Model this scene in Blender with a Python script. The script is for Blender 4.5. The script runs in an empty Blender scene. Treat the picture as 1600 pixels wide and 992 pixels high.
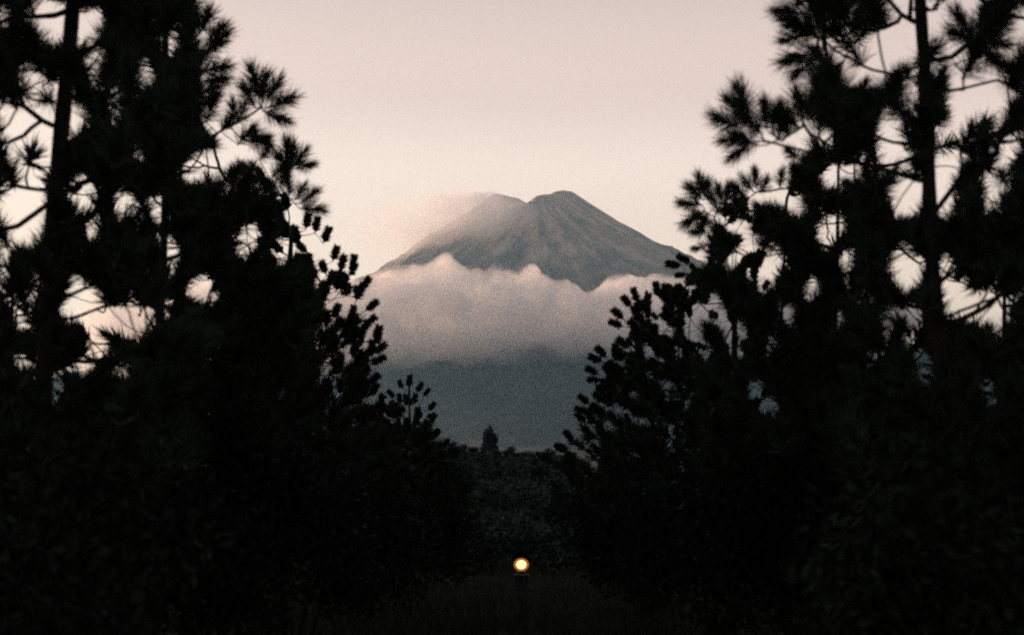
import bpy, math, random
import numpy as np
from mathutils import Vector, Matrix

random.seed(7)
rng = np.random.default_rng(7)
R = math.radians
S = bpy.context.scene
C = S.collection

# ------------------------------------------------------------------ camera
F_PX = 1600 * 50 / 36.0          # focal length in photograph pixels (50 mm lens)
PITCH = math.atan2(324.0, F_PX)  # horizon lies well below the middle of the frame
CAM_Z = 1.86
cam_d = bpy.data.cameras.new('camera'); cam = bpy.data.objects.new('camera', cam_d); C.objects.link(cam)
cam_d.lens = 50; cam_d.sensor_width = 36; cam_d.sensor_fit = 'HORIZONTAL'
cam_d.clip_start = 0.1; cam_d.clip_end = 60000
cam_d.dof.use_dof = True; cam_d.dof.focus_distance = 130.0; cam_d.dof.aperture_fstop = 1.8; cam_d.dof.aperture_blades = 7
cam.location = (0, 0, CAM_Z); cam.rotation_euler = (math.pi / 2 + PITCH, 0, 0)
S.camera = cam

# ------------------------------------------------------------------ dusk sky
SUN_EL, SUN_AZ = R(9.5), R(-41.0)     # low ahead, out of frame to the left behind the trees; azimuth from +Y towards +X
w = bpy.data.worlds.new('World'); S.world = w; w.use_nodes = True
nt = w.node_tree; nt.nodes.clear()
def N(t, kind, **kw):
    n = t.nodes.new(kind)
    for k, v in kw.items(): setattr(n, k, v)
    return n
out = N(nt, 'ShaderNodeOutputWorld')
sky = N(nt, 'ShaderNodeTexSky', sky_type='NISHITA', sun_disc=False)
sky.sun_elevation = SUN_EL; sky.sun_rotation = SUN_AZ; sky.air_density = 1.0; sky.dust_density = 3.0; sky.ozone_density = 1.0
bg1 = N(nt, 'ShaderNodeBackground'); bg1.inputs['Strength'].default_value = 0.012
nt.links.new(sky.outputs[0], bg1.inputs['Color'])
# high thin veil that the set sun still colours: bright and creamy low in the sunset, mauve higher up, dim opposite it
tc = N(nt, 'ShaderNodeTexCoord'); nrm = N(nt, 'ShaderNodeVectorMath', operation='NORMALIZE')
nt.links.new(tc.outputs['Generated'], nrm.inputs[0])
sep = N(nt, 'ShaderNodeSeparateXYZ'); nt.links.new(nrm.outputs[0], sep.inputs[0])
ramp = N(nt, 'ShaderNodeValToRGB'); cr = ramp.color_ramp; cr.interpolation = 'EASE'
stops = [(0.0, (1.0, 0.66, 0.42)), (0.17, (1.0, 0.775, 0.61)), (0.24, (0.97, 0.765, 0.65)), (0.30, (0.80, 0.61, 0.535)), (0.42, (0.56, 0.44, 0.415)), (0.7, (0.30, 0.30, 0.36)), (1.0, (0.20, 0.22, 0.30))]
cr.elements[0].position, cr.elements[0].color = stops[0][0], stops[0][1] + (1,)
cr.elements[1].position, cr.elements[1].color = stops[-1][0], stops[-1][1] + (1,)
for p, c in stops[1:-1]:
    e = cr.elements.new(p); e.color = c + (1,)
nt.links.new(sep.outputs['Z'], ramp.inputs['Fac'])
dot = N(nt, 'ShaderNodeVectorMath', operation='DOT_PRODUCT')
dot.inputs[1].default_value = (math.sin(SUN_AZ) * 0.4, 1.0, 0.0)
nt.links.new(nrm.outputs[0], dot.inputs[0])
mr = N(nt, 'ShaderNodeMapRange', interpolation_type='SMOOTHSTEP')
mr.inputs['From Min'].default_value = -0.9; mr.inputs['From Max'].default_value = 0.95
mr.inputs['To Min'].default_value = 0.44; mr.inputs['To Max'].default_value = 1.0
nt.links.new(dot.outputs['Value'], mr.inputs['Value'])
bg2 = N(nt, 'ShaderNodeBackground')
SKY_VEIL = 1.08
mul = N(nt, 'ShaderNodeMath', operation='MULTIPLY'); mul.inputs[1].default_value = SKY_VEIL
nt.links.new(mr.outputs[0], mul.inputs[0])
nt.links.new(ramp.outputs[0], bg2.inputs['Color']); nt.links.new(mul.outputs[0], bg2.inputs['Strength'])
add = N(nt, 'ShaderNodeAddShader')
nt.links.new(bg1.outputs[0], add.inputs[0]); nt.links.new(bg2.outputs[0], add.inputs[1])
nt.links.new(add.outputs[0], out.inputs['Surface'])

# ------------------------------------------------------------------ sun, low and weak
sd = bpy.data.lights.new('sun', 'SUN'); so = bpy.data.objects.new('sun', sd); C.objects.link(so)
sd.energy = 5.0; sd.angle = R(1.5); sd.color = (1.0, 0.62, 0.44)
sdir = Vector((math.sin(SUN_AZ) * math.cos(SUN_EL), math.cos(SUN_AZ) * math.cos(SUN_EL), math.sin(SUN_EL)))
so.rotation_euler = sdir.to_track_quat('Z', 'Y').to_euler()

# ------------------------------------------------------------------ render settings
S.view_settings.view_transform = 'Standard'; S.view_settings.look = 'None'
S.view_settings.exposure = 0.0; S.view_settings.gamma = 1.0; S.view_settings.use_curve_mapping = False
S.cycles.use_denoising = False
S.cycles.volume_bounces = 16; S.cycles.max_bounces = 18; S.cycles.diffuse_bounces = 2
S.cycles.use_adaptive_sampling = False; S.cycles.filter_width = 2.0

# ------------------------------------------------------------------ helpers
CP, SP = math.cos(PITCH), math.sin(PITCH)
def P(px, py, depth):
    """World point at ground distance `depth` seen at photograph pixel (px, py)."""
    a = (px - 800) / F_PX; b = (496 - py) / F_PX
    dy = CP - SP * b; dz = SP + CP * b
    t = depth / dy
    return np.array((a * t, depth, CAM_Z + dz * t))
def proj(p):
    x, y, z = p[0], p[1], p[2] - CAM_Z
    f = y * CP + z * SP; u = -y * SP + z * CP
    return 800 + F_PX * x / f, 496 - F_PX * u / f

def mesh_from(name, verts, faces, smooth=False):
    me = bpy.data.meshes.new(name)
    me.from_pydata([tuple(map(float, v)) for v in verts], [], faces)
    if smooth: me.polygons.foreach_set('use_smooth', [True] * len(me.polygons))
    me.update(); return me
def tri_mesh(name, verts, tris):
    """Fast triangle mesh from arrays."""
    me = bpy.data.meshes.new(name); nv, ntri = len(verts), len(tris)
    me.vertices.add(nv); me.vertices.foreach_set('co', np.asarray(verts, np.float32).ravel())
    me.loops.add(ntri * 3); me.loops.foreach_set('vertex_index', np.asarray(tris, np.int32).ravel())
    me.polygons.add(ntri); me.polygons.foreach_set('loop_start', np.arange(0, ntri * 3, 3, dtype=np.int32))
    me.update(calc_edges=True); return me
def link(name, me, m=None, parent=None, loc=None):
    o = bpy.data.objects.new(name, me); C.objects.link(o)
    if m is not None and me is not None and len(me.materials) == 0: me.materials.append(m)
    if parent is not None: o.parent = parent
    if loc is not None: o.location = loc
    return o
def tag(o, label=None, cat=None, group=None, kind=None):
    if label: o['label'] = label
    if cat: o['category'] = cat
    if group: o['group'] = group
    if kind: o['kind'] = kind
    return o

def mat(name, col, rough=0.8, var=0.3, scale=5.0, bump=0.0, bscale=20.0, spec=0.3, translucent=0.0):
    m = bpy.data.materials.new(name); m.use_nodes = True; t = m.node_tree
    b = t.nodes['Principled BSDF']; b.inputs['Roughness'].default_value = rough; b.inputs['Specular IOR Level'].default_value = spec
    co = N(t, 'ShaderNodeTexCoord'); no = N(t, 'ShaderNodeTexNoise'); no.inputs['Scale'].default_value = scale; no.inputs['Detail'].default_value = 6
    t.links.new(co.outputs['Object'], no.inputs['Vector'])
    r = N(t, 'ShaderNodeValToRGB'); r.color_ramp.elements[0].position = 0.3; r.color_ramp.elements[1].position = 0.7
    r.color_ramp.elements[0].color = tuple(c * (1 - var) for c in col) + (1,)
    r.color_ramp.elements[1].color = tuple(c * (1 + var) for c in col) + (1,)
    t.links.new(no.outputs['Fac'], r.inputs['Fac']); t.links.new(r.outputs[0], b.inputs['Base Color'])
    if bump:
        n2 = N(t, 'ShaderNodeTexNoise'); n2.inputs['Scale'].default_value = bscale; n2.inputs['Detail'].default_value = 8
        t.links.new(co.outputs['Object'], n2.inputs['Vector'])
        bp = N(t, 'ShaderNodeBump'); bp.inputs['Strength'].default_value = bump; bp.inputs['Distance'].default_value = 0.05
        t.links.new(n2.outputs['Fac'], bp.inputs['Height']); t.links.new(bp.outputs[0], b.inputs['Normal'])
    return m
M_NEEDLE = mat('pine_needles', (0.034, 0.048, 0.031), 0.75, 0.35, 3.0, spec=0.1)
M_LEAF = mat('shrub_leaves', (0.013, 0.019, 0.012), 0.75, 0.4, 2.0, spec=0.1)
M_BARK = mat('pine_bark', (0.030, 0.027, 0.024), 0.95, 0.4, 8.0, 0.8, 25.0, spec=0.1)
M_GRASS = mat('grass', (0.040, 0.046, 0.028), 0.9, 0.4, 0.7, spec=0.02)
M_SOIL = mat('soil', (0.035, 0.033, 0.024), 0.95, 0.35, 0.15, 0.6, 3.0, spec=0.0)
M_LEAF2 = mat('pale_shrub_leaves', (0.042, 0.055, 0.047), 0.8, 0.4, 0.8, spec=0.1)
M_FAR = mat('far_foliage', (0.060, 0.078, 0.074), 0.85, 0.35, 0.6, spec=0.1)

def vnoise(x, y, seed=0):
    """Smooth value noise on arrays."""
    x = np.asarray(x, float); y = np.asarray(y, float)
    xi = np.floor(x).astype(np.int64); yi = np.floor(y).astype(np.int64); fx = x - xi; fy = y - yi
    fx = fx * fx * fx * (fx * (fx * 6 - 15) + 10); fy = fy * fy * fy * (fy * (fy * 6 - 15) + 10)
    def h(a, b):
        v = (a * 374761393 + b * 668265263 + seed * 974711) & 0x7fffffff
        v = ((v ^ (v >> 13)) * 1274126177) & 0x7fffffff
        return ((v ^ (v >> 16)) & 0xffff) / 65535.0
    return (h(xi, yi) * (1 - fx) + h(xi + 1, yi) * fx) * (1 - fy) + (h(xi, yi + 1) * (1 - fx) + h(xi + 1, yi + 1) * fx) * fy
def fbm(x, y, octaves=5, seed=0, gain=0.5):
    s = 0; a = 1; tot = 0
    for k in range(octaves):
        s = s + a * vnoise(x * 2 ** k + 17.3 * k, y * 2 ** k - 9.1 * k, seed + k); tot += a; a *= gain
    return s / tot

# ================================================================== THE SETTING
# ---- ground: one sheet out past the horizon, gently uneven away from the path
def ground_z(x, y):
    x = np.asarray(x, float); y = np.asarray(y, float); r = np.hypot(x, y)
    near = np.clip((np.abs(x - 0.2) - 1.6) / 4, 0, 1)
    shade_hill = 300 * np.exp(-0.5 * (((x + 760) / 280) ** 2 + ((y - 720) / 280) ** 2))   # unseen rise added at left to keep the low sun off the foreground
    return shade_hill + near * 0.35 * (fbm(x * 0.15, y * 0.15, 4, 3) - 0.5) + np.clip((r - 60) / 400, 0, 1) * 14 * (fbm(x * 0.004, y * 0.004, 4, 5) - 0.55)
rings = np.concatenate(([0.0], np.geomspace(1.0, 30000, 110))); NA = 144
vs, fs = [], []
for i, rr in enumerate(rings):
    a = np.arange(NA) * 2 * math.pi / NA; x = rr * np.sin(a); y = rr * np.cos(a); z = ground_z(x, y)
    vs += list(zip(x, y, z))
for i in range(len(rings) - 1):
    for j in range(NA):
        j2 = (j + 1) % NA
        fs.append((i * NA + j, (i + 1) * NA + j, (i + 1) * NA + j2, i * NA + j2))
tag(link('ground', mesh_from('ground', vs, fs, True), M_SOIL), kind='structure')
# ---- the mountain: a twin-topped volcano, gullied, 10.6 km away
MD = 10600.0
KM = MD / F_PX * 1.0
mc = P(852, 820, MD); MX, MY = mc[0], MD
FOOT_R, FOOT_Y = [400, 600, 900, 1300, 1700, 2100], [508, 586, 690, 770, 806, 826]
def profile(r_px, py):
    return np.array(r_px + FOOT_R) * KM, np.array([P(852, q, MD)[2] for q in py + FOOT_Y])
PR_FRONT = profile([0, 12, 30, 60, 110, 190, 265], [304, 311, 323, 337, 363, 406, 446])
PR_RIGHT = profile([0, 9, 19, 30, 45, 68, 104, 135, 173, 214, 246], [304, 304, 299.5, 298, 300.5, 316, 340, 361, 384, 405, 423])
PR_LEFT = profile([0, 11, 20, 28, 36, 45, 70, 81, 107, 170, 212, 272], [304, 306, 312, 318, 313, 311, 306.5, 305, 326, 368, 395, 437])
def mountain_z(x, y):
    dx, dy = x - MX, y - MY; r = np.hypot(dx, dy); a = np.arctan2(dx, -dy)
    cw = np.where(r > 1, dx / np.maximum(r, 1), 0.0); wr = np.clip(cw, 0, 1) ** 2; wl = np.clip(-cw, 0, 1) ** 2
    z = wr * np.interp(r, *PR_RIGHT) + wl * np.interp(r, *PR_LEFT) + (1 - wr - wl) * np.interp(r, *PR_FRONT)
    z = z - 12 * KM * np.exp(-((dx / KM + 28) / 7) ** 2 - (dy / KM / 45) ** 2) * (np.abs(dy) > 1) * np.clip(np.abs(dy) / KM / 6, 0, 1)
    # erosion gullies running down the slope
    amp = np.clip((r / KM - 25) / 160, 0, 1) * np.clip((1500 - r / KM) / 900, 0, 1)
    wob = 1.3 * fbm(a * 3 + 5, r / KM * 0.012, 3, 21)
    g = np.abs(fbm(a * 9 + wob * 2.2, r / KM * 0.006 + 3, 4, 11, 0.55) - 0.5) * 2
    g2 = np.abs(fbm(a * 34 + wob * 3, r / KM * 0.010 + 8, 3, 61, 0.5) - 0.5) * 2
    z = z + amp * ((g - 0.3) * 30 * KM * np.clip(0.22 + (r / KM - 120) / 420, 0.2, 1.3) + (g2 - 0.3) * np.clip(r / KM / 40, 2.5, 9) * KM)
    z = z + amp * (fbm(dx / KM * 0.045, dy / KM * 0.045, 4, 31) - 0.5) * 7 * KM
    return z
NR, NT = 200, 720
rr = np.concatenate(([0.0], np.linspace(5, 420, 120), np.geomspace(425, 2100, NR - 121))) * KM
th = np.linspace(-math.pi, math.pi, NT, endpoint=False)
# denser towards the camera side
th = th - 0.35 * np.sin(th) * 1.0
RR, TH = np.meshgrid(rr, th, indexing='ij')
X = MX + RR * np.sin(TH); Y = MY - RR * np.cos(TH); Z = mountain_z(X, Y)
V = np.stack([X, Y, Z], -1).reshape(-1, 3)
i, j = np.meshgrid(np.arange(NR - 1), np.arange(NT), indexing='ij'); j2 = (j + 1) % NT
a_, b_, c_, d_ = i * NT + j, (i + 1) * NT + j, (i + 1) * NT + j2, i * NT + j2
T = np.concatenate([np.stack([a_, b_, c_], -1).reshape(-1, 3), np.stack([a_, c_, d_], -1).reshape(-1, 3)])
me = tri_mesh('mountain', V, T); me.polygons.foreach_set('use_smooth', [True] * len(me.polygons))
m = bpy.data.materials.new('mountain_rock'); m.use_nodes = True; t = m.node_tree; b = t.nodes['Principled BSDF']
b.inputs['Roughness'].default_value = 0.95; b.inputs['Specular IOR Level'].default_value = 0.1
geo = N(t, 'ShaderNodeNewGeometry'); sx = N(t, 'ShaderNodeSeparateXYZ'); t.links.new(geo.outputs['Position'], sx.inputs[0])
no = N(t, 'ShaderNodeTexNoise'); no.inputs['Scale'].default_value = 0.006; no.inputs['Detail'].default_value = 8
t.links.new(geo.outputs['Position'], no.inputs['Vector'])
ma = N(t, 'ShaderNodeMath', operation='MULTIPLY_ADD'); ma.inputs[1].default_value = 900; t.links.new(no.outputs['Fac'], ma.inputs[0]); t.links.new(sx.outputs['Z'], ma.inputs[2])
mp = N(t, 'ShaderNodeMapRange'); mp.inputs['From Min'].default_value = 1500; mp.inputs['From Max'].default_value = 2500
t.links.new(ma.outputs[0], mp.inputs['Value'])
r1 = N(t, 'ShaderNodeValToRGB'); r1.color_ramp.elements[0].color = (0.022, 0.036, 0.030, 1); r1.color_ramp.elements[1].color = (0.56, 0.42, 0.31, 1)
t.links.new(mp.outputs[0], r1.inputs['Fac'])
n3 = N(t, 'ShaderNodeTexNoise'); n3.inputs['Scale'].default_value = 0.03; n3.inputs['Detail'].default_value = 6; t.links.new(geo.outputs['Position'], n3.inputs['Vector'])
mx = N(t, 'ShaderNodeMix', data_type='RGBA', blend_type='MULTIPLY'); mx.inputs['Factor'].default_value = 0.6
r2 = N(t, 'ShaderNodeValToRGB'); r2.color_ramp.elements[0].position = 0.35; r2.color_ramp.elements[1].position = 0.65
r2.color_ramp.elements[0].color = (0.5, 0.5, 0.5, 1); r2.color_ramp.elements[1].color = (1.3, 1.25, 1.2, 1)
t.links.new(n3.outputs['Fac'], r2.inputs['Fac']); t.links.new(r1.outputs[0], mx.inputs['A']); t.links.new(r2.outputs[0], mx.inputs['B'])
sv = N(t, 'ShaderNodeVectorMath', operation='SUBTRACT'); sv.inputs[1].default_value = (float(MX), float(MY), 0); t.links.new(geo.outputs['Position'], sv.inputs[0])
sq = N(t, 'ShaderNodeSeparateXYZ'); t.links.new(sv.outputs[0], sq.inputs[0])
at = N(t, 'ShaderNodeMath', operation='ARCTAN2'); t.links.new(sq.outputs['X'], at.inputs[0]); t.links.new(sq.outputs['Y'], at.inputs[1])
cb_ = N(t, 'ShaderNodeCombineXYZ'); t.links.new(at.outputs[0], cb_.inputs[0])
zs = N(t, 'ShaderNodeMath', operation='MULTIPLY'); zs.inputs[1].default_value = 0.00028; t.links.new(sx.outputs['Z'], zs.inputs[0]); t.links.new(zs.outputs[0], cb_.inputs[1])
n4 = N(t, 'ShaderNodeTexNoise'); n4.inputs['Scale'].default_value = 11.0; n4.inputs['Detail'].default_value = 6; n4.inputs['Roughness'].default_value = 0.65; t.links.new(cb_.outputs[0], n4.inputs['Vector'])
r4 = N(t, 'ShaderNodeValToRGB'); r4.color_ramp.elements[0].position = 0.40; r4.color_ramp.elements[1].position = 0.62
r4.color_ramp.elements[0].color = (0.35, 0.36, 0.36, 1); r4.color_ramp.elements[1].color = (1.35, 1.25, 1.15, 1); t.links.new(n4.outputs['Fac'], r4.inputs['Fac'])
m4 = N(t, 'ShaderNodeMix', data_type='RGBA', blend_type='MULTIPLY'); m4.inputs['Factor'].default_value = 1.0
t.links.new(mx.outputs['Result'], m4.inputs['A']); t.links.new(r4.outputs[0], m4.inputs['B'])
t.links.new(m4.outputs['Result'], b.inputs['Base Color'])
tag(link('mountain', me, m), 'twin topped volcano rising above a belt of cloud', 'mountain', kind='structure')

# ---- air: one closed box of thin haze round everything
def box_mesh(name, lo, hi):
    v = [(x, y, z) for x in (lo[0], hi[0]) for y in (lo[1], hi[1]) for z in (lo[2], hi[2])]
    return mesh_from(name, v, [(0, 1, 3, 2), (4, 6, 7, 5), (0, 4, 5, 1), (2, 3, 7, 6), (0, 2, 6, 4), (1, 5, 7, 3)])
def vol_mat(name, col, density, aniso):
    m = bpy.data.materials.new(name); m.use_nodes = True; t = m.node_tree; t.nodes.clear()
    o = N(t, 'ShaderNodeOutputMaterial'); v = N(t, 'ShaderNodeVolumePrincipled')
    v.inputs['Color'].default_value = col + (1,); v.inputs['Density'].default_value = density; v.inputs['Anisotropy'].default_value = aniso
    t.links.new(v.outputs[0], o.inputs['Volume']); return m
hz = link('haze', box_mesh('haze', (-31000, -31000, -12), (31000, 31000, 2560)), vol_mat('haze', (0.42, 0.74, 0.95), 3.1e-5, 0.35))
tag(hz, kind='stuff')

# ---- cloud belt lying against the slope, a lumpy body about a kilometre thick
def cloud(name, xs_px, top_py, bot_py, yc, thick, m, nx, nz, seed, label, top_pow=0.5, bot_pow=1.1, lump=0.5, lump_px=26, ends=None):
    """Closed body: for each column and height a front and a back, thickness shrinking to nothing at the rim."""
    n = nx * nz
    U = np.linspace(0, 1, nx); W = np.linspace(0, 1, nz)
    W = 0.5 - 0.5 * np.cos(W * math.pi)
    px = xs_px[0] + U * (xs_px[-1] - xs_px[0])
    tp = np.interp(px, xs_px, top_py); bp = np.interp(px, xs_px, bot_py)
    PX = np.repeat(px[:, None], nz, 1); PY = bp[:, None] + (tp - bp)[:, None] * W[None]
    prof = np.minimum((1 - W) ** top_pow * 1.0, 1) * np.minimum(W * 1.15, 1) ** bot_pow
    prof = prof / prof.max()
    if ends is None: ends = np.clip(np.minimum(U, 1 - U) * 9, 0, 1) ** 0.6
    tk = thick * prof[None] * ends[:, None]
    l1 = fbm(PX / lump_px, PY / lump_px, 4, seed, 0.55); l2 = fbm(PX / lump_px + 40, PY / lump_px, 4, seed + 7, 0.55)
    f = tk * (0.5 + lump * (l1 - 0.5)); bk = tk * (0.5 + lump * (l2 - 0.5))
    pts = np.array([P(a, b_, yc) for a, b_ in zip(PX.ravel(), PY.ravel())]).reshape(nx, nz, 3)
    A = pts.copy(); A[..., 1] -= f; B = pts.copy(); B[..., 1] += bk
    V = np.concatenate([A.reshape(-1, 3), B.reshape(-1, 3)])
    # rim vertices shared so the body is watertight
    idx = np.arange(n).reshape(nx, nz); idb = idx + n
    rim = np.zeros((nx, nz), bool); rim[0] = rim[-1] = True; rim[:, 0] = rim[:, -1] = True
    idb = np.where(rim, idx, idb)
    i, j = np.meshgrid(np.arange(nx - 1), np.arange(nz - 1), indexing='ij')
    def q(ix, flip):
        a, b_, c, d = ix[i, j], ix[i + 1, j], ix[i + 1, j + 1], ix[i, j + 1]
        t1, t2 = np.stack([a, b_, c], -1).reshape(-1, 3), np.stack([a, c, d], -1).reshape(-1, 3)
        t_ = np.concatenate([t1, t2]); return t_[:, ::-1] if flip else t_
    T = np.concatenate([q(idx, False), q(idb, True)])
    used = np.unique(T); remap = -np.ones(len(V), int); remap[used] = np.arange(len(used))
    me = tri_mesh(name, V[used], remap[T])
    return tag(link(name, me, m), label, 'cloud', kind='stuff')
def cloud_mat(name, density, aniso, scale, lo, hi, z0, z1, step):
    m = vol_mat(name, (0.9995, 0.983, 0.965), density, aniso); t = m.node_tree; vn = [n for n in t.nodes if n.type == 'PRINCIPLED_VOLUME'][0]
    ge = N(t, 'ShaderNodeNewGeometry'); sz_ = N(t, 'ShaderNodeSeparateXYZ'); t.links.new(ge.outputs['Position'], sz_.inputs[0])
    n1 = N(t, 'ShaderNodeTexNoise'); n1.inputs['Scale'].default_value = scale; n1.inputs['Detail'].default_value = 4.0; n1.inputs['Roughness'].default_value = 0.55; t.links.new(ge.outputs['Position'], n1.inputs['Vector'])
    m1 = N(t, 'ShaderNodeMapRange'); m1.inputs['From Min'].default_value = lo; m1.inputs['From Max'].default_value = hi; m1.inputs['To Min'].default_value = 0.0; m1.inputs['To Max'].default_value = 1.6; t.links.new(n1.outputs['Fac'], m1.inputs['Value'])
    m2 = N(t, 'ShaderNodeMapRange', interpolation_type='SMOOTHSTEP'); m2.inputs['From Min'].default_value = z0; m2.inputs['From Max'].default_value = z1; t.links.new(sz_.outputs['Z'], m2.inputs['Value'])
    m3 = N(t, 'ShaderNodeMath', operation='MULTIPLY'); t.links.new(m1.outputs[0], m3.inputs[0]); t.links.new(m2.outputs[0], m3.inputs[1])
    m4 = N(t, 'ShaderNodeMath', operation='MULTIPLY'); m4.inputs[1].default_value = density; t.links.new(m3.outputs[0], m4.inputs[0]); t.links.new(m4.outputs[0], vn.inputs['Density'])
    m.cycles.volume_step_rate = step; return m
M_CLOUD = cloud_mat('cloud', 0.0054, 0.5, 0.0050, 0.33, 0.62, 540, 1120, 0.25)
tx = [120, 300, 430, 520, 560, 590, 620, 645, 662, 680, 692, 702, 712, 730, 750, 762, 770, 778, 790, 806, 818, 828, 840, 852, 870, 885, 900, 915, 928, 938, 950, 970, 1000, 1040, 1080, 1160, 1240, 1330, 1450]
ty = [455, 440, 446, 428, 433, 424, 411, 414, 416, 404, 398, 396, 408, 420, 428, 426, 413, 409, 420, 428, 425, 415, 419, 433, 441, 436, 446, 461, 456, 445, 433, 430, 434, 431, 438, 426, 444, 434, 460]
bx_ = [120, 300, 500, 610, 700, 760, 800, 860, 930, 1000, 1150, 1300, 1450]
by_ = [650, 660, 650, 640, 622, 628, 620, 600, 596, 612, 610, 600, 575]
XS = np.linspace(120, 1450, 700)
ker = np.exp(-0.5 * (np.arange(-12, 13) * 1.9 / 5.0) ** 2); ker /= ker.sum()
TOPS = np.interp(XS, tx, ty) - 4; TOPS = np.convolve(np.pad(TOPS, 12, mode='edge'), ker, 'valid')
BUMP = np.abs(np.sin(XS / 17.0 + 2.2 * fbm(XS / 40, XS * 0, 2, 93))) ** 0.6 * fbm(XS / 30, XS * 0 + 4, 2, 94)   # rounded heads of mixed size
TOPS = TOPS - 9 * BUMP + 4 + (fbm(XS / 9, XS * 0, 3, 91) - 0.5) * 4
cloud('cloud_bank', XS, TOPS, np.interp(XS, bx_, by_) + (fbm(XS / 70, XS * 0, 4, 92) - 0.5) * 70, 7000, 900, M_CLOUD, 420, 70, 5,
      'long pink cloud bank lying across the lower mountain slopes', top_pow=0.9, bot_pow=1.0)
# ---- thin cap cloud streaming off the left summit
M_CAP = cloud_mat('cap_cloud', 0.0030, 0.35, 0.0035, 0.22, 0.62, 1500, 1900, 0.3)
cx_ = np.linspace(520, 850, 130); cu = (cx_ - 520) / 330
ct = np.interp(cx_, [540, 600, 660, 720, 760, 800, 826], [330, 305, 294, 290, 295, 306, 318])
cb = np.interp(cx_, [540, 600, 660, 720, 760, 800, 826], [400, 440, 455, 455, 440, 400, 350])
cend = np.interp(cu, [0, .2, .45, .62, .76, .88, 1], [0, .10, .42, .9, 1.0, .45, 0])
cloud('cap_cloud', cx_, ct, cb, 10000, 900, M_CAP, 130, 50, 15, 'thin veil of cloud streaming off the left summit', top_pow=0.9, bot_pow=0.95, lump=0.5, lump_px=40, ends=cend)

# ================================================================== PINES
def make_tuft(n, width, seed, spread=1.0, segs=2, blunt=False):
    """Brush of needles round a shoot along +Z, about one unit long."""
    g = np.random.default_rng(seed); V, T = [], []
    for k in range(n):
        s = g.random() ** 0.8 * 0.55
        ang = R(12 + (1 - s / 0.55) * 52 * spread + g.normal() * 9); az = g.random() * 2 * math.pi
        L = 0.44 + 0.30 * g.random() ** 1.5
        if blunt: s = 0.05 + s * 1.15; ang = R(22 + 30 * g.random() + (0.6 - s) * 30); L = 0.34 + 0.06 * g.random()
        d = np.array((math.sin(ang) * math.cos(az), math.sin(ang) * math.sin(az), math.cos(ang)))
        side = np.cross(d, g.normal(size=3)); side /= np.linalg.norm(side) + 1e-9
        p0 = np.array((0, 0, s)); droop = np.array((0, 0, -1.0)) * 0.05 * g.random() + g.normal(size=3) * 0.02
        i0 = len(V); w = width * (0.8 + 0.4 * g.random())
        if segs == 2:
            p1 = p0 + d * L * 0.55 + np.array((0, 0, 0.02)); p2 = p0 + d * L + droop
            V += [p0 - side * w * 0.5, p0 + side * w * 0.5, p1 - side * w * 0.5, p1 + side * w * 0.5, p2]
            T += [(i0, i0 + 1, i0 + 3), (i0, i0 + 3, i0 + 2), (i0 + 2, i0 + 3, i0 + 4)]
        else:
            p2 = p0 + d * L
            V += [p0 - side * w, p0 + side * w, p2]; T += [(i0, i0 + 1, i0 + 2)]
    # the shoot itself
    i0 = len(V)
    for zz, rr in ((-0.04, 0.03), (0.62, 0.012)):
        for k in range(4): V.append(np.array((rr * math.cos(k * math.pi / 2), rr * math.sin(k * math.pi / 2), zz)))
    for k in range(4):
        k2 = (k + 1) % 4; T += [(i0 + k, i0 + k2, i0 + 4 + k2), (i0 + k, i0 + 4 + k2, i0 + 4 + k)]
    return np.array(V), np.array(T)
TUFT_NEAR = []; TUFT_MID = []; TUFT_FILL = []
for k in range(9):
    v, f = make_tuft(230, 0.017, 100 + k, 1.12); me = tri_mesh('needle_tuft', v, f); me.materials.append(M_NEEDLE); TUFT_NEAR.append(me)
    v, f = make_tuft(230, 0.062, 200 + k, 0.95, blunt=True); me = tri_mesh('needle_tuft', v, f); me.materials.append(M_NEEDLE); TUFT_MID.append(me)
    TUFT_FILL.append(make_tuft(90, 0.036, 300 + k, 1.0, 1))

def tube(pts, rad, sides=5):
    pts = np.asarray(pts, float); n = len(pts); V = []; Fc = []
    tan = np.gradient(pts, axis=0); tan /= np.linalg.norm(tan, axis=1)[:, None] + 1e-9
    up = np.array((0.13, 0.91, 0.37))
    for i in range(n):
        a = np.cross(tan[i], up); a /= np.linalg.norm(a) + 1e-9; b = np.cross(tan[i], a)
        for k in range(sides):
            c = 2 * math.pi * k / sides; V.append(pts[i] + rad[i] * (a * math.cos(c) + b * math.sin(c)))
    for i in range(n - 1):
        for k in range(sides):
            k2 = (k + 1) % sides; Fc.append((i * sides + k, i * sides + k2, (i + 1) * sides + k2, (i + 1) * sides + k))
    Fc.append(tuple(range(sides - 1, -1, -1))); Fc.append(tuple((n - 1) * sides + k for k in range(sides)))
    return V, Fc
def rot_to(d, spin):
    q = Vector(tuple(map(float, d))).to_track_quat('Z', 'Y'); return q.to_matrix() @ Matrix.Rotation(spin, 3, 'Z')

def in_poly(x, y, poly):
    c = False; n = len(poly); j = n - 1
    for i in range(n):
        xi, yi = poly[i]; xj, yj = poly[j]
        if (yi > y) != (yj > y) and x < (xj - xi) * (y - yi) / (yj - yi) + xi: c = not c
        j = i
    return c
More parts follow.
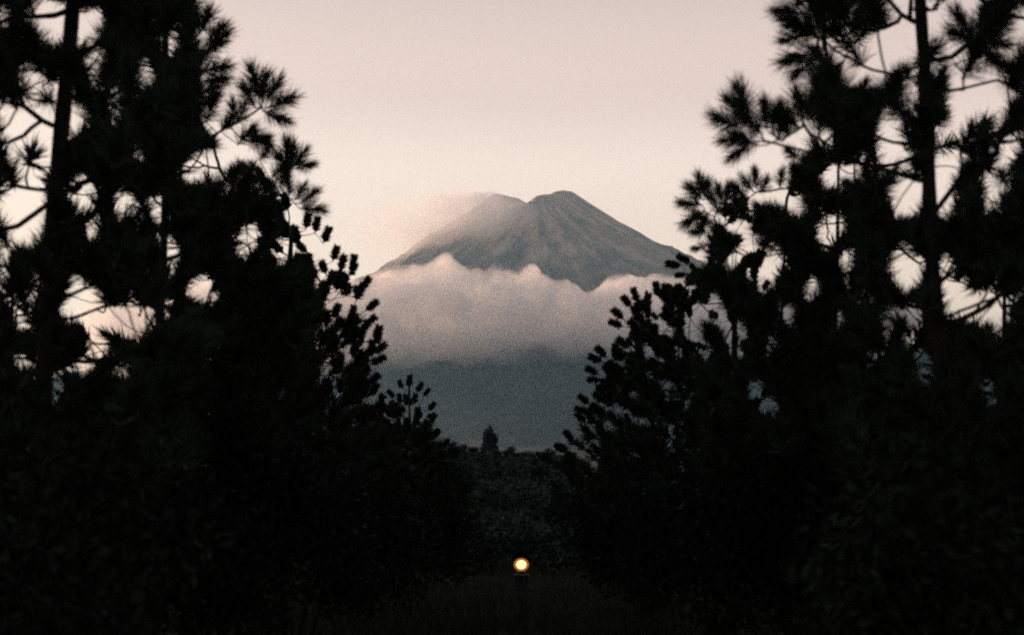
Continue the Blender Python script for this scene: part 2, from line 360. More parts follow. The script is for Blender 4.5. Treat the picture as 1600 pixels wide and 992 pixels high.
# where the crowns let the sky through in the photograph (centre x, y, half width, half height)
GAPS = [
 (70,38,22,32),(8,25,10,12),(110,22,5,10),(140,28,9,11),(148,100,12,17),(226,118,17,22),(262,70,16,17),(170,150,11,10),
 (28,215,25,42),(78,205,21,45),(124,182,9,22),(97,138,5,6),(45,125,8,8),(217,237,10,8),(183,190,7,6),
 (10,318,14,28),(60,330,22,20),(40,352,36,26),(132,298,20,34),(195,320,24,18),(245,322,9,15),(145,360,12,11),(200,342,16,10),
 (128,472,35,36),(200,504,44,26),(148,550,11,12),(132,577,9,8),(90,601,8,8),(258,380,6,6),(270,415,7,6),(303,447,8,11),(338,465,14,5),(262,480,6,6),
 (305,258,6,7),(310,274,5,5),(288,272,6,6),(336,267,6,6),(400,358,6,7),(394,376,5,6),(378,388,8,5),(437,405,6,8),(452,386,8,7),(486,368,14,12),(456,340,14,7),(508,420,8,8),(520,470,8,14),(545,480,14,8),(545,555,8,10),(500,400,6,8),
 (30,500,6,8),(32,565,7,6),(5,410,6,9),(65,440,5,6),(195,578,14,10),
 (1414,34,14,18),(1452,46,7,14),(1456,14,9,9),(1488,25,12,12),(1519,18,13,18),(1363,90,18,11),(1386,70,12,8),(1490,80,20,20),(1580,60,24,34),(1552,112,26,16),(1558,152,26,22),
 (1492,140,17,18),(1420,155,12,12),(1502,182,12,11),(1478,206,17,17),(1388,206,26,20),(1400,243,34,14),(1392,272,44,10),(1590,222,13,15),(1565,248,9,7),
 (1410,312,30,26),(1465,266,8,14),(1485,260,8,8),(1486,300,19,14),(1476,330,10,11),(1540,310,5,8),(1556,310,9,11),(1415,420,36,29),(1352,470,11,9),(1430,492,7,10),
 (1478,415,6,8),(1481,447,7,14),(1498,460,9,7),(1490,485,12,11),(1525,490,11,8),(1555,473,5,8),(1575,472,8,8),(1375,126,14,10),(1330,118,12,14),(1305,75,10,12),
 (1197,298,12,12),(1222,268,14,14),(1160,355,14,11),(1170,382,11,12),(1143,412,6,8),(1207,408,12,13),(1238,318,8,7),(1288,362,7,11),(1312,346,8,6),(1272,449,13,12),(1188,440,5,8),(1328,405,5,5),(1325,425,4,6),
 (1297,278,14,16),(1330,265,14,10),(1255,228,12,8),(1290,210,12,10),(1232,492,6,9),(1095,488,12,9),(1130,500,8,9),(1080,510,16,10),(1120,470,8,8),(1040,515,10,8),(1140,520,7,7),(1160,515,7,12),
 (1208,545,11,6),(1175,615,8,7),(1202,632,6,9),(1365,555,19,17),(1440,566,9,9),(1455,578,6,12),(1545,608,13,7),(1015,550,6,8),(1100,555,6,6),(1150,555,7,6),(950,665,6,5),(1000,660,6,5),(970,640,6,4),(1385,505,12,10),(1310,500,7,7),
]
GA = np.array(GAPS, float)
GW = np.where(GA[:, 2] > 15, 0.15, np.where(GA[:, 2] > 9, 0.75, 1.1))
def in_gap(x, y, grow):
    return bool(np.any(((x - GA[:, 0]) / (GA[:, 2] + grow * GW)) ** 2 + ((y - GA[:, 1]) / (GA[:, 3] + grow * GW)) ** 2 < 1))
LEFT_OK = [(-160,-160),(300,-160),(300,30),(318,70),(316,130),(305,170),(320,205),(350,228),(395,245),(425,285),(462,312),(472,345),(498,372),(522,412),(558,432),(572,470),(566,520),(588,540),(576,590),(598,630),(640,612),(664,650),(690,692),(712,722),(745,770),(770,1060),(-160,1060)]
RIGHT_OK = [(1760,-160),(1238,-160),(1246,60),(1262,110),(1275,140),(1268,190),(1200,208),(1165,205),(1150,225),(1190,245),(1225,265),(1180,300),(1122,318),(1102,345),(1106,402),(1062,442),(1000,460),(975,492),(980,520),(942,552),(937,592),(917,626),(906,662),(884,696),(864,722),(855,770),(845,1060),(1760,1060)]

def grow_pine(label, D, trunk_px, r_base, r_top, env, n_rand, edge=(), depth_sd=0.7, size=0.30, meshes=TUFT_NEAR, allowed=LEFT_OK, seed=0,
              max_single=260, branch_px=(), group=None, gap_grow=12):
    g = np.random.default_rng(seed)
    # trunk: pixel polyline at depth D, carried down to the ground
    pts = [P(x, y, D) for x, y in trunk_px]
    low = pts[-1]; gz = float(ground_z(low[0], D)); 
    if low[2] > gz: pts.append(np.array((low[0] + (low[0] - pts[-2][0]) * 0.2, D, gz - 0.05)))
    pts = np.array(pts)[::-1]
    # resample
    seg = np.linalg.norm(np.diff(pts, axis=0), axis=1); cum = np.concatenate(([0], np.cumsum(seg)))
    L = cum[-1]; ss = np.linspace(0, L, max(8, int(L / 0.12)))
    tp = np.stack([np.interp(ss, cum, pts[:, k]) for k in range(3)], -1)
    tp[:, 1] += 0.05 * np.sin(ss * 1.1 + seed); tp[:, 0] += 0.012 * np.sin(ss * 2.3 + seed * 2)
    base = tp[0].copy(); tr = r_base + (r_top - r_base) * (ss / L) ** 0.9
    tree = link('pine_tree', None, loc=tuple(base)); tag(tree, label, 'tree', group)
    v, f = tube(tp - base, tr * (1 + 0.06 * np.sin(ss * 9)), 9); link('trunk', mesh_from('trunk', v, f, True), M_BARK, tree)
    # targets: shoot bases with directions
    tg, dr, sz, ex = [], [], [], []
    def trunk_at(z):
        k = np.argmin(np.abs(tp[:, 2] - z)); return tp[k]
    for e in edge:
        px, py, ang = e[:3]; s_ = e[3] if len(e) > 3 else 1.0
        y = D + (e[4] if len(e) > 4 else g.normal() * 0.15)
        p = P(px, py, y); a = R(ang)
        d = np.array((math.sin(a), g.normal() * 0.25, math.cos(a))); d /= np.linalg.norm(d)
        tg.append(p); dr.append(d); sz.append(size * s_ * (0.9 + 0.2 * g.random())); ex.append(1)
    xs = [q[0] for q in env]; ys = [q[1] for q in env]; tries = 0; k = 0
    while k < n_rand and tries < n_rand * 60:
        tries += 1
        px = g.uniform(min(xs), max(xs)); py = g.uniform(min(ys), max(ys))
        if not in_poly(px, py, env): continue
        p = P(px, py, D + g.normal() * depth_sd)
        c = trunk_at(p[2] - 0.3); o = p - c; o[2] = 0; n_ = np.linalg.norm(o); o = o / (n_ + 1e-6)
        d = o * (0.35 + 0.5 * g.random()) + np.array((0, 0, 0.75)) + g.normal(size=3) * 0.28; d /= np.linalg.norm(d)
        s_ = size * (0.68 + 0.5 * g.random())
        mx_, my_ = proj(p + d * s_ * 0.45); ex_, ey_ = proj(p + d * s_ * 0.95)
        if not (in_poly(ex_, ey_, allowed) and in_poly(mx_, my_, allowed)): continue
        if in_gap(mx_, my_, gap_grow) or in_gap(ex_, ey_, gap_grow * 0.5) or in_gap(px, py, gap_grow * 0.6): continue
        tg.append(p); dr.append(d); sz.append(s_); ex.append(0); k += 1
    tg = np.array(tg); dr = np.array(dr)
    # grow branches: nodes with parents; first the trunk, then drawn limbs, then nearest-first to the targets
    nodes = list(tp); parent = list(range(-1, len(tp) - 1)); limb = [-1] * len(tp); load = [0.0] * len(tp); dist = [0.0] * len(tp)
    limbs = 0
    def add_path(start, path, lid):
        prev = start
        for q in path:
            nodes.append(q); parent.append(prev); limb.append(lid); load.append(0.0); dist.append(dist[prev] + float(np.linalg.norm(q - nodes[prev]))); prev = len(nodes) - 1
        return prev
    for bpts in branch_px:
        q = [P(x, y, D + dd) for x, y, dd in bpts]
        k0 = int(np.argmin(np.linalg.norm(tp - q[0], axis=1))); q = np.array([tp[k0]] + q[1:])
        c2 = np.concatenate(([0], np.cumsum(np.linalg.norm(np.diff(q, axis=0), axis=1)))); s2 = np.linspace(0, c2[-1], max(6, int(c2[-1] / 0.06)))
        qq = np.stack([np.interp(s2, c2, q[:, k]) for k in range(3)], -1)
        add_path(k0, list(qq[1:]), limbs); limbs += 1
    order = np.argsort([np.linalg.norm((t - trunk_at(t[2] - 0.2)) * np.array((1, 1, 0.3))) for t in tg])
    tip_of = {}
    ground_clear = gz + 0.3
    for k in order:
        t_ = tg[k]; nd = np.array(nodes); dv = t_ - nd; dl = np.linalg.norm(dv, axis=1)
        rise = dv[:, 2] / (dl + 1e-6)
        cost = dl * (1 + 0.9 * np.clip(0.15 - rise, 0, 2) + 0.35 * np.clip(rise - 0.75, 0, 1)) + np.where(np.array(limb) < 0, 0.10, 0.0) + 0.12 * np.array(dist)
        # a shoot leaves its branch forwards, not backwards towards the trunk
        j = int(np.argmin(cost)); s0 = nodes[j]; lid = limb[j]
        if lid < 0: lid = limbs; limbs += 1
        n_ = max(2, int(dl[j] / 0.07)); path = []
        side = g.normal(size=3) * 0.06 * dl[j]
        sag = np.array((0, 0, -0.10 * dl[j]))
        for q in range(1, n_ + 1):
            u = q / n_; path.append(s0 + (t_ - s0) * u + (side + sag) * math.sin(math.pi * u) + (0 if q == n_ else 1) * g.normal(size=3) * 0.006)
        tip_of[int(k)] = (add_path(j, path, lid), lid)
    for k, (tip, lid) in tip_of.items():
        q = tip
        while q >= 0 and limb[q] >= 0: load[q] += 1; q = parent[q]
    # limb meshes: each limb with its own twigs is one part
    kids = {}
    for q in range(len(nodes)):
        if parent[q] >= 0 and limb[q] >= 0: kids.setdefault(parent[q], []).append(q)
    rad = lambda q: min(0.0042 * max(load[q], 1) ** 0.5 * (size / 0.30) * 0.85 + 0.0012, 0.019)
    VV = {i: [] for i in range(limbs)}; FF = {i: [] for i in range(limbs)}
    starts = [q for q in range(len(nodes)) if limb[q] >= 0 and (limb[parent[q]] < 0)]
    stack = [(q, parent[q]) for q in starts]
    while stack:
        q, pr = stack.pop(); chain = [nodes[pr], nodes[q]]; rr_ = [rad(q), rad(q)]; lid = limb[q]; cur = q
        while True:
            ch = kids.get(cur, [])
            if not ch: break
            ch = sorted(ch, key=lambda c: -load[c])
            for c in ch[1:]: stack.append((c, cur))
            cur = ch[0]; chain.append(nodes[cur]); rr_.append(rad(cur))
        if load[q] < 1: continue
        v, f = tube(np.array(chain) - base, rr_, 5); o_ = len(VV[lid]); VV[lid] += v; FF[lid] += [tuple(a + o_ for a in ff) for ff in f]
    limb_obj = {}
    for lid in range(limbs):
        if VV[lid]: limb_obj[lid] = link('limb', mesh_from('limb', VV[lid], FF[lid], True), M_BARK, tree)
    # tufts: the ones that show against the sky are pieces of their own
    rank = sorted(range(len(tg)), key=lambda k: (-ex[k], proj(tg[k])[1])); single = set(rank[:max_single])
    bV, bT, off = [], [], 0
    for k in range(len(tg)):
        Mx = rot_to(dr[k], g.random() * 6.28); loc = tg[k] - base
        if k in single:
            o = link('needle_tuft', meshes[int(g.integers(len(meshes)))], None, limb_obj.get(tip_of[k][1], tree))
            o.matrix_local = Matrix.Translation(tuple(map(float, loc))) @ Mx.to_4x4() @ Matrix.Scale(float(sz[k]), 4)
        else:
            v, f = TUFT_FILL[int(g.integers(6))]
            bV.append((v * sz[k] * 1.05) @ np.array(Mx).T + loc); bT.append(f + off); off += len(v)
    if bV:
        tag(link('foliage', tri_mesh('foliage', np.concatenate(bV), np.concatenate(bT)), M_NEEDLE, tree), kind='stuff')
    return tree

# -- left side
grow_pine('tall pine at far left with a bare dark trunk running up out of the picture', 9.5, [(116,-140),(110,0),(100,200),(86,400),(66,620),(52,900)], 0.080, 0.045,
    [(-90,-130),(290,-130),(300,120),(270,330),(300,520),(280,760),(-90,760)], 640, seed=1, branch_px=[
        [(98,212,0),(70,192,-.1),(35,165,-.2),(5,160,-.2)], [(90,303,0),(140,280,.2),(200,275,.3)], [(88,310,0),(60,330,.0),(25,355,-.1),(-20,360,0)],
        [(80,478,0),(130,452,.1),(185,430,.2),(240,420,.2)], [(78,510,0),(120,495,.1),(165,478,.1),(230,478,.2),(270,500,.3)], [(106,100,0),(135,85,.1),(160,60,.1),(190,20,.2)],
        [(104,130,0),(140,120,.1),(165,95,.1),(200,80,.2)], [(72,560,0),(140,565,.1),(220,560,.2)]])
grow_pine('pine left of the mountain with two tufted boughs reaching into the sky', 12.0, [(262,-140),(258,100),(254,400),(250,700)], 0.055, 0.024,
    [(150,-130),(300,-130),(320,180),(420,250),(475,330),(470,480),(420,700),(120,760),(130,300)], 560, seed=2, edge=[
        (300,62,-5),(317,48,8),(312,52,-15),(324,62,42),(322,72,62),(315,112,75),(318,128,88),(310,92,48),(306,172,50),(322,190,25),(300,150,70),(300,20,10),(286,30,-20),
        (410,160,4,1.1),(404,152,-12,1.1),(417,158,30,1.05),(420,168,62),(398,168,-30,.9),(412,174,112,.95),(366,190,-6,.85),(370,194,22,.8),(384,205,120,.9),(388,222,85,.85),(372,226,40,.8),(344,205,40,.7),
        (455,262,6,.95),(458,262,32,.95),(452,266,-38,.8),(462,264,78,.8),(450,252,-5,.8),
        (462,312,25,.8),(468,318,58,.8),(452,305,-5,.8),(438,292,20,.8),(470,326,92,.75),(425,275,40,.8),(405,250,30,.8)],
    branch_px=[[(258,250,0),(300,235,-.1),(345,205,-.2),(385,185,-.3),(408,168,-.3)], [(256,330,0),(330,320,-.1),(400,300,-.2),(435,280,-.2),(455,262,-.2)]])
grow_pine('bushy pine left of the cloud with stubby rounded shoots', 19.0, [(456,352),(452,440),(448,600),(444,760)], 0.10, 0.03,
    [(430,330),(500,345),(560,405),(590,450),(590,600),(610,660),(620,800),(360,800),(360,420)], 430, seed=3, size=0.26, meshes=TUFT_MID, gap_grow=5, depth_sd=0.9, edge=[
        (478,358,15),(492,364,10),(505,380,20),(520,408,15),(530,424,20),(551,424,5),(546,432,25),(562,452,40),(570,486,50),(566,512,50),(586,536,15),(592,540,-10),(584,552,50),(578,570,60),(570,600,60),
        (556,470,20),(548,500,10),(540,455,-10),(524,450,0),(510,430,-20),(520,500,20),(560,530,30),(550,560,10),(575,620,40),(590,640,20)])
grow_pine('small pine at the foot of the left trees with its top against the blue slope', 29.0, [(640,604),(641,680),(642,780)], 0.06, 0.02,
    [(615,610),(640,600),(668,625),(700,690),(725,720),(730,800),(600,800),(595,640)], 260, seed=4, size=0.27, meshes=TUFT_MID, gap_grow=3, depth_sd=0.6, edge=[
        (640,606,0,1.0),(629,608,-22,.9),(652,614,22,.95),(661,620,38,.9),(668,642,42,.9),(666,652,72,.85),(617,622,-42,.9),(606,640,-38,.9),(680,684,22,.9),(692,698,35,.9),(672,662,30,.9),(710,716,22,.85),(700,710,50,.85),(626,632,-10),(648,632,5)])
# -- right side
grow_pine('tall pine at right whose long bare bough reaches left towards the mountain', 9.5, [(1428,-140),(1437,60),(1445,200),(1460,400),(1475,560),(1492,860)], 0.078, 0.036,
    [(1250,-130),(1690,-130),(1690,760),(1330,760),(1340,420),(1350,250),(1270,230),(1260,120)], 560, seed=5, allowed=RIGHT_OK, edge=[
        (1258,12,-48,.95),(1260,22,-78,.95),(1264,48,-72,.95),(1266,56,-98,.9),(1272,84,-100,.9),(1276,92,-128,.85),(1280,60,-60),(1285,30,-30),(1256,-10,-40),
        (1162,190,-38,.95),(1166,184,-12,1.0),(1158,200,-72,.95),(1164,212,-108,.85),(1172,222,-130,.7),(1174,200,-20,.85),(1198,200,-4,.9),(1206,200,18,.85),(1190,210,-40,.8),
        (1255,192,-14,.95),(1262,186,14,.95),(1266,186,40,.9),(1250,200,-50,.85),(1230,212,-10,.8),(1215,218,20,.8),(1185,228,-70,.8),(1278,215,10,.8),
        (1526,60,20,1.0),(1530,58,60,1.0),(1524,64,95,1.0),(1518,56,-30,.95),(1528,70,125,.9),(1516,66,-70,.9),(1590,140,10,1.0),(1598,150,-30,1.0),(1606,145,30,1.0)],
    branch_px=[[(1447,284,0),(1400,270,-.1),(1340,254,-.2),(1290,243,-.3),(1240,232,-.3),(1190,218,-.35),(1160,200,-.4)],
        [(1440,100,0),(1470,98,.1),(1500,80,.1),(1522,62,.1)], [(1444,252,0),(1420,258,.2),(1380,256,.3),(1330,250,.4)], [(1443,160,0),(1500,140,-.1),(1560,125,-.1),(1600,150,-.1)],
        [(1456,408,0),(1430,392,.1),(1400,400,.2),(1370,425,.3)], [(1470,520,0),(1500,500,.1),(1540,480,.2),(1600,430,.2)], [(1435,40,0),(1410,25,0),(1380,-10,.1)], [(1447,220,0),(1425,225,.1),(1390,222,.2),(1340,200,.3)], [(1452,330,0),(1500,280,.1),(1560,240,.2)]])
grow_pine('pine right of the mountain with spiky tufts fanning out over the slope', 12.5, [(1310,262),(1308,320),(1304,420),(1300,700)], 0.045, 0.014,
    [(1280,140),(1400,150),(1400,760),(1130,760),(1090,430),(1105,340),(1180,300),(1240,262)], 540, seed=6, allowed=RIGHT_OK, edge=[
        (1098,312,-42,.95),(1101,306,-14,.95),(1096,320,-80,.95),(1100,330,-125,.85),(1106,334,-150,.8),(1104,310,8,.8),(1127,318,-6,.85),(1132,318,16,.8),(1120,326,-30,.7),
        (1176,298,-30,.75),(1182,294,-4,.75),(1188,300,30,.7),(1166,312,-40,.7),(1104,362,-95,.6),(1104,384,-105,.6),(1112,350,-60,.7),(1150,322,-10,.7),(1218,292,10,.7),(1240,292,0,.8),(1262,296,12,.8)],
    branch_px=[[(1306,380,0),(1240,372,-.1),(1180,345,-.2),(1130,335,-.2),(1100,325,-.2)]])
grow_pine('bushy pine right of the cloud with stubby rounded shoots', 19.0, [(1150,440),(1148,540),(1146,800)], 0.10, 0.03,
    [(1085,410),(1140,420),(1260,470),(1270,800),(850,800),(858,730),(910,630),(940,560),(975,495),(1000,462)], 560, seed=7, size=0.26, meshes=TUFT_MID, allowed=RIGHT_OK, gap_grow=4, depth_sd=0.9, max_single=290, edge=[
        (1066,415,-82,.95),(1080,412,-60,.9),(1074,428,-95,.7),(1092,428,-40,.8),(1030,466,-14),(1036,470,10),(996,474,-18),(988,480,-45),(976,500,-48),(974,510,-70,.9),(1062,468,-5),(1068,474,15,.9),(1010,480,10),
        (948,560,-42,.95),(942,566,-65,.9),(936,586,-58,.9),(938,594,-85,.8),(956,614,-40,.9),(922,632,-50,.9),(918,642,-75,.8),(916,660,-48,.9),(898,690,-45,.9),(884,708,-48,.9),(866,726,-48,.85),(890,700,-80,.8),(1000,520,-40),(985,545,-50),(962,590,-20),
        (1015,500,-15),(1045,490,10),(1080,480,20),(965,560,-10),(940,625,-10),(925,665,-10),(1090,450,10),(1052,500,-30)],
    branch_px=[[(1148,440,0),(1115,425,-.2),(1090,418,-.3),(1066,416,-.4)]])

# -- dense pines standing behind the front ones on both sides
LE = [(-90,-130),(300,-130),(312,170),(420,262),(470,340),(520,420),(560,520),(560,880),(-90,880)]
RE = [(1690,-130),(1262,-130),(1290,150),(1290,250),(1200,310),(1120,340),(1110,420),(1010,480),(960,600),(930,880),(1690,880)]
def clipx(poly, lo, hi): return [(min(max(x, lo), hi), y) for x, y in poly]
for lb, D, tx_, lo, hi, ok, sd_, n_ in [
        ('dense pine behind the tall bare trunk at far left', 13.5, 20, -90, 190, LEFT_OK, 11, 330), ('dense dark pine filling the left trees beside the tall trunk', 14.5, 287, 90, 330, LEFT_OK, 12, 380),
        ('dense dark pine behind the two tufted boughs at left', 16.0, 350, 250, 480, LEFT_OK, 13, 380), ('dense low pine behind the bushy left pine', 24.0, 500, 400, 600, LEFT_OK, 14, 330),
        ('dense pine at the right edge behind the tall right pine', 13.5, 1570, 1480, 1690, RIGHT_OK, 15, 330), ('dense dark pine just left of the tall right trunk', 14.5, 1375, 1300, 1500, RIGHT_OK, 16, 380),
        ('dense dark pine behind the spiky fanned tufts at right', 16.0, 1225, 1120, 1340, RIGHT_OK, 17, 380), ('dense low pine behind the bushy right pine', 24.0, 1060, 930, 1180, RIGHT_OK, 18, 330)]:
    env = clipx(LE if ok is LEFT_OK else RE, lo, hi); ytop = min(q[1] for q in env if lo <= q[0] <= hi)
    yt = {14: 440, 18: 500, 13: 300, 17: 340, 11: 400, 15: 340, 16: 340, 12: 10}[sd_]; cut = {11: 330, 15: 250, 16: 130}.get(sd_, -130); env = [(x, max(y, cut)) for x, y in env]; n_ = int(n_ * 1.35)
    grow_pine(lb, D, [(tx_, yt), (tx_ - 2, (yt + 700) / 2), (tx_ + 1, 800)], 0.05, 0.012, env, n_, seed=sd_, allowed=ok, max_single=90, size=0.33 if D < 20 else 0.36, gap_grow=13 if D < 20 else 5, depth_sd=0.8, meshes=TUFT_NEAR if D < 20 else TUFT_MID)

# ================================================================== UNDERGROWTH AND FAR TREES
def leaf_mass(n, rx, ry, rz, leaf, seed, lumps=14):
    g = np.random.default_rng(seed)
    cen = g.normal(size=(lumps, 3)); cen /= np.linalg.norm(cen, axis=1)[:, None]; cen *= g.uniform(0.25, 0.8, (lumps, 1)); cen[:, 2] = cen[:, 2] * 0.8 + 0.05
    c = cen[g.integers(lumps, size=n)]; p = g.normal(size=(n, 3)); p /= np.linalg.norm(p, axis=1)[:, None]; p = c + p * (g.random((n, 1)) ** 0.5) * 0.42
    p = p * np.array((rx, ry, rz)); p[:, 2] += rz * 0.95; p[:, 2] = np.maximum(p[:, 2], 0.05 + 0.3 * g.random(n) * rz)
    d = g.normal(size=(n, 3)) + np.array((0, 0, 0.5)); d /= np.linalg.norm(d, axis=1)[:, None]
    s = np.cross(d, g.normal(size=(n, 3))); s /= np.linalg.norm(s, axis=1)[:, None]
    L = leaf * g.uniform(0.7, 1.3, (n, 1)); nn = np.cross(d, s)
    v = np.stack([p, p + d * L * 0.5 + s * L * 0.24 + nn * L * 0.06, p + d * L, p + d * L * 0.5 - s * L * 0.24 + nn * L * 0.06], 1).reshape(-1, 3)
    k = np.arange(n) * 4; T = np.concatenate([np.stack([k, k + 1, k + 2], -1), np.stack([k, k + 2, k + 3], -1)])
    return v, T, cen * np.array((rx, ry, rz)) + np.array((0, 0, rz * 0.95))
def shrub(px, D, w_, h_, label, n=3200, leaf=0.10, seed=0, group=None, name='shrub', m=None):
    x = P(px, 800, D)[0]; base = (float(x), D, float(ground_z(x, D)))
    o = tag(link(name, None, loc=base), label, 'shrub', group)
    v, T, cen = leaf_mass(n, w_ / 2, w_ * 0.42, h_ / 2, leaf, seed)
    tag(link('foliage', tri_mesh('foliage', v, T), m or M_LEAF, o), kind='stuff')
    g = np.random.default_rng(seed)
    for k in range(5):
        c = cen[k]; b0 = np.array((g.normal() * 0.08, g.normal() * 0.08, -0.05)); mid = b0 * 0.4 + c * 0.6 + np.array((0, 0, 0.1))
        vv, ff = tube([b0, b0 + (mid - b0) * 0.5 + g.normal(size=3) * 0.04, mid, c], [0.035, 0.026, 0.018, 0.008], 5)
        link('stem', mesh_from('stem', vv, ff, True), M_BARK, o)
    return o
SH = [(40, 8.4, 2.2, 2.35, 'nearest dark shrub in front of the tall left trunk'), (1520, 8.4, 2.2, 2.35, 'nearest dark shrub in front of the tall right trunk'),
      (-40, 10.5, 2.6, 2.7, 'dark broad shrub at the left edge under the tall bare trunk'), (150, 12.0, 2.8, 2.9, 'dark shrub low at left under the gap beside the tall trunk'),
      (330, 14.0, 2.8, 2.9, 'dark shrub below the pine with two tufted boughs'), (470, 17.5, 2.8, 2.8, 'dark shrub below the bushy left pine'), (570, 22.5, 2.8, 2.9, 'dark shrub between the bushy left pine and the small pine'),
      (665, 31.0, 3.2, 2.8, 'dark shrub under the small pine left of the lamp'),
      (1640, 10.5, 2.6, 2.8, 'dark broad shrub at the right edge of the picture'), (1450, 11.6, 2.8, 2.9, 'dark shrub round the foot of the tall right pine'), (1280, 14.0, 2.8, 2.9, 'dark shrub below the pine with spiky fanned tufts'),
      (1120, 17.0, 3.0, 2.8, 'dark shrub below the bushy right pine'), (1010, 22.0, 3.2, 3.0, 'dark shrub at the edge of the right trees nearest the lamp'), (1000, 29.0, 3.0, 2.9, 'dark shrub right of the lamp in front of the dim ones')]
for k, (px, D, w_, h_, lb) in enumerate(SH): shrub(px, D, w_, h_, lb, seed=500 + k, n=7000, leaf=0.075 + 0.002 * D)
# shrubs closing the end of the clearing
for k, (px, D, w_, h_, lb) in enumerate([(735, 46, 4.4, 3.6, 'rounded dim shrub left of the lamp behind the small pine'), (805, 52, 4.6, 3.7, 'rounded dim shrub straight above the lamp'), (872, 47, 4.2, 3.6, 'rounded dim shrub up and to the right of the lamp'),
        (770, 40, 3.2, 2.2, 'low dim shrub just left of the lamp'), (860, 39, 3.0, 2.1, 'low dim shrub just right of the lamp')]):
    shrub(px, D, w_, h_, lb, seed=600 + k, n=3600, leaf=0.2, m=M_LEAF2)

# far treeline in the gap
def far_tree_meshes(h, seed):
    g = np.random.default_rng(seed); bV, bT, off = [], [], 0
    z = 0.14
    while z < 0.98:
        rr_ = 0.27 * (1 - z) ** 0.8 + 0.02
        for k in range(int(5 + 20 * (1 - z))):
            a = g.random() * 6.283; q = rr_ * (0.25 + 0.8 * g.random()); p = np.array((q * math.cos(a), q * math.sin(a), z + g.normal() * 0.02)) * h
            d = np.array((math.cos(a) * 0.6, math.sin(a) * 0.6, 0.6)) + g.normal(size=3) * 0.3
            v, f = TUFT_FILL[int(g.integers(6))]; Mx = np.array(rot_to(d / np.linalg.norm(d), g.random() * 6.28))
            bV.append((v * h * (0.075 + 0.03 * g.random()) * np.array((1.2, 1.2, 1))) @ Mx.T + p); bT.append(f + off); off += len(v)
        z += 0.035
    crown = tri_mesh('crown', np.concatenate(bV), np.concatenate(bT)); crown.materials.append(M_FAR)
    v, f = tube([(0, 0, -0.1), (0.02 * h, 0, 0.4 * h), (0, 0.01 * h, 0.97 * h)], [0.022 * h, 0.015 * h, 0.003 * h], 7)
    tr = mesh_from('trunk', v, f, True); tr.materials.append(M_BARK); return crown, tr
FAR = [far_tree_meshes(8.0, 40 + k) for k in range(4)]
def far_tree(px, D, top_py, label, k, group='far trees closing the gap', sxy=1.0):
    x = P(px, 800, D)[0]; z0 = float(ground_z(x, D)); top = P(px, top_py, D)[2]; s = (top - z0) / 8.0
    o = tag(link('pine_tree', None, loc=(float(x), D, z0)), label, 'tree', group); o.scale = (s * sxy, s * sxy, s); o.rotation_euler = (0, 0, k * 1.7)
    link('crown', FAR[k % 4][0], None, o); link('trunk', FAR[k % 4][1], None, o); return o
far_tree(765, 118, 668, 'hazy pointed tree standing highest in the far treeline', 0, None, 0.62)
for k, (px, D, ty_) in enumerate([(742, 96, 702), (728, 104, 714), (788, 101, 703), (803, 92, 714), (818, 108, 709), (833, 98, 718), (849, 104, 706), (866, 94, 714), (884, 102, 710), (752, 82, 716), (776, 76, 722), (812, 79, 722), (842, 74, 726), (868, 80, 720), (712, 90, 712), (694, 98, 706)]):
    far_tree(px, D, ty_, 'low dark tree in the far treeline across the gap', k + 1, 'low trees of the far treeline', (1.5, 1.15, 1.8, 1.3)[k % 4])

for k, (px, D, ty_, lb) in enumerate([(700, 58, 690, 'dark tree just behind the small pine at left'), (655, 64, 664, 'dark tree hidden low behind the small pine'), (600, 56, 660, 'dark tree behind the bushy left pine and the small pine'),
        (705, 44, 712, 'dark low tree between the small pine and the far treeline'), (560, 66, 640, 'dark tree deep behind the bushy left pine'), (640, 46, 690, 'dark low tree close behind the small pine')]):
    far_tree(px, D, ty_, lb, k + 2, None, 1.5)

# rough grass between the trees
g = np.random.default_rng(77); n = 110000
gx = g.uniform(-14, 14, n); gy = 20 + 55 * g.random(n) ** 1.3; keep = ~((np.abs(gx - 0.215) < 0.35) & (gy > 31.5) & (gy < 33.4)); gx, gy = gx[keep], gy[keep]; n = len(gx)
gz = ground_z(gx, gy); p = np.stack([gx, gy, gz - 0.01], -1); a = g.random(n) * 6.283; hgt = g.uniform(0.10, 0.36, n)
sd_ = np.stack([np.cos(a), np.sin(a), 0 * a], -1) * 0.012; ln = g.normal(size=(n, 3)) * 0.3; ln[:, 2] = 1
tip = p + ln * hgt[:, None]
V = np.stack([p - sd_, p + sd_, tip], 1).reshape(-1, 3); T = np.arange(n * 3).reshape(-1, 3)
tag(link('grass', tri_mesh('grass', V, T), M_GRASS), 'dark rough grass between the two rows of trees', 'grass', kind='stuff')

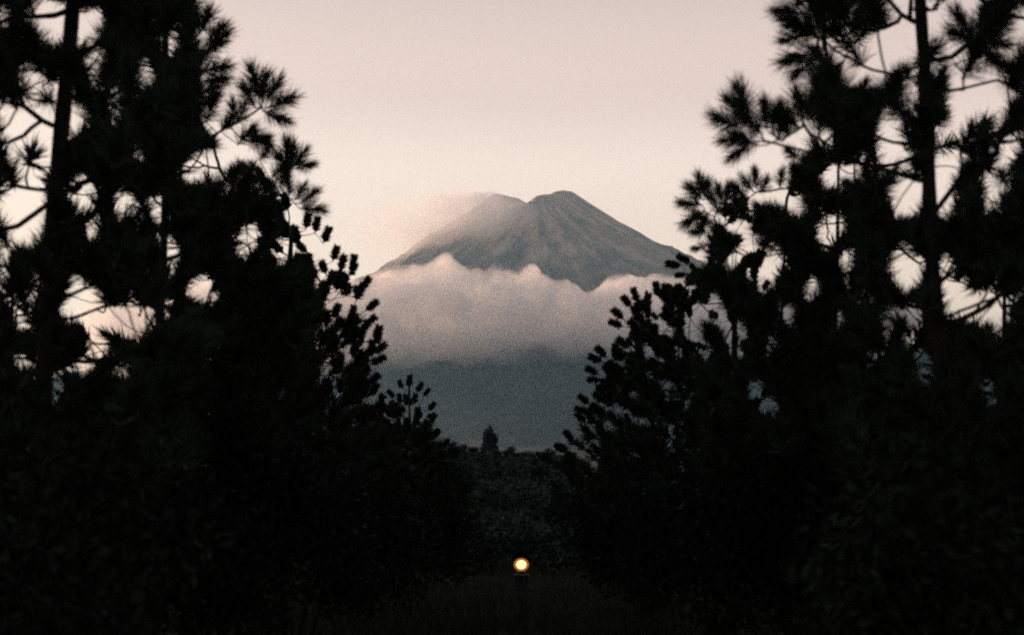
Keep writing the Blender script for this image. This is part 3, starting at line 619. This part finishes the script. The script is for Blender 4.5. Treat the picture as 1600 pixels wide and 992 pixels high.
# ================================================================== THE LAMP
LD = 33.0; lp = P(814.5, 881.5, LD); LZ = float(ground_z(lp[0], LD))
lamp = tag(link('pillar_lamp', None, loc=(float(lp[0]), LD, LZ)), 'round warm glowing lamp on a dark low pillar between the trees', 'lamp')
h_c = float(lp[2] - LZ)
m_pil = mat('dark_stone', (0.014, 0.014, 0.013), 0.9, 0.3, 6.0, 0.5, 14.0, spec=0.2)
m_met = mat('dark_iron', (0.02, 0.02, 0.02), 0.5, 0.2, 9.0, spec=0.5)
def lathe(profile, n=20):
    v, f = [], []
    for r_, z_ in profile:
        for k in range(n): v.append((r_ * math.cos(2 * math.pi * k / n), r_ * math.sin(2 * math.pi * k / n), z_))
    for i in range(len(profile) - 1):
        for k in range(n): f.append((i * n + k, i * n + (k + 1) % n, (i + 1) * n + (k + 1) % n, (i + 1) * n + k))
    f.append(tuple(range(n - 1, -1, -1))); f.append(tuple((len(profile) - 1) * n + k for k in range(n)))
    return v, f
top = h_c - 0.17
v, f = lathe([(0.30, -0.05), (0.30, 0.07), (0.24, 0.10), (0.205, top - 0.12), (0.215, top - 0.10), (0.215, top - 0.06), (0.12, top - 0.03)], 8)
link('pillar', mesh_from('pillar', v, f), m_pil, lamp)
v, f = lathe([(0.10, top - 0.03), (0.11, top + 0.01), (0.085, top + 0.035)], 16); link('collar', mesh_from('collar', v, f, True), m_met, lamp)
def globe(rx, rz):
    return lathe([(max(rx * math.sin(u), 0.002), h_c - rz * math.cos(u)) for u in np.linspace(0.02, math.pi - 0.02, 18)], 28)
def lit(name, col, strength, clear):
    m = bpy.data.materials.new(name); m.use_nodes = True; t = m.node_tree; t.nodes.clear()
    o = N(t, 'ShaderNodeOutputMaterial'); e = N(t, 'ShaderNodeEmission'); e.inputs['Color'].default_value = col + (1,); e.inputs['Strength'].default_value = strength
    tr = N(t, 'ShaderNodeBsdfTransparent'); tr.inputs['Color'].default_value = (1, 0.85, 0.6, 1); mx = N(t, 'ShaderNodeMixShader'); mx.inputs[0].default_value = clear
    t.links.new(e.outputs[0], mx.inputs[1]); t.links.new(tr.outputs[0], mx.inputs[2]); t.links.new(mx.outputs[0], o.inputs['Surface']); return m
v, f = globe(0.172, 0.146); link('globe', mesh_from('globe', v, f, True), lit('amber_glass', (1.0, 0.38, 0.08), 0.6, 0.6), lamp)
v, f = globe(0.112, 0.098); link('bulb', mesh_from('bulb', v, f, True), lit('bulb_light', (1.0, 0.72, 0.36), 4.5, 0.0), lamp)
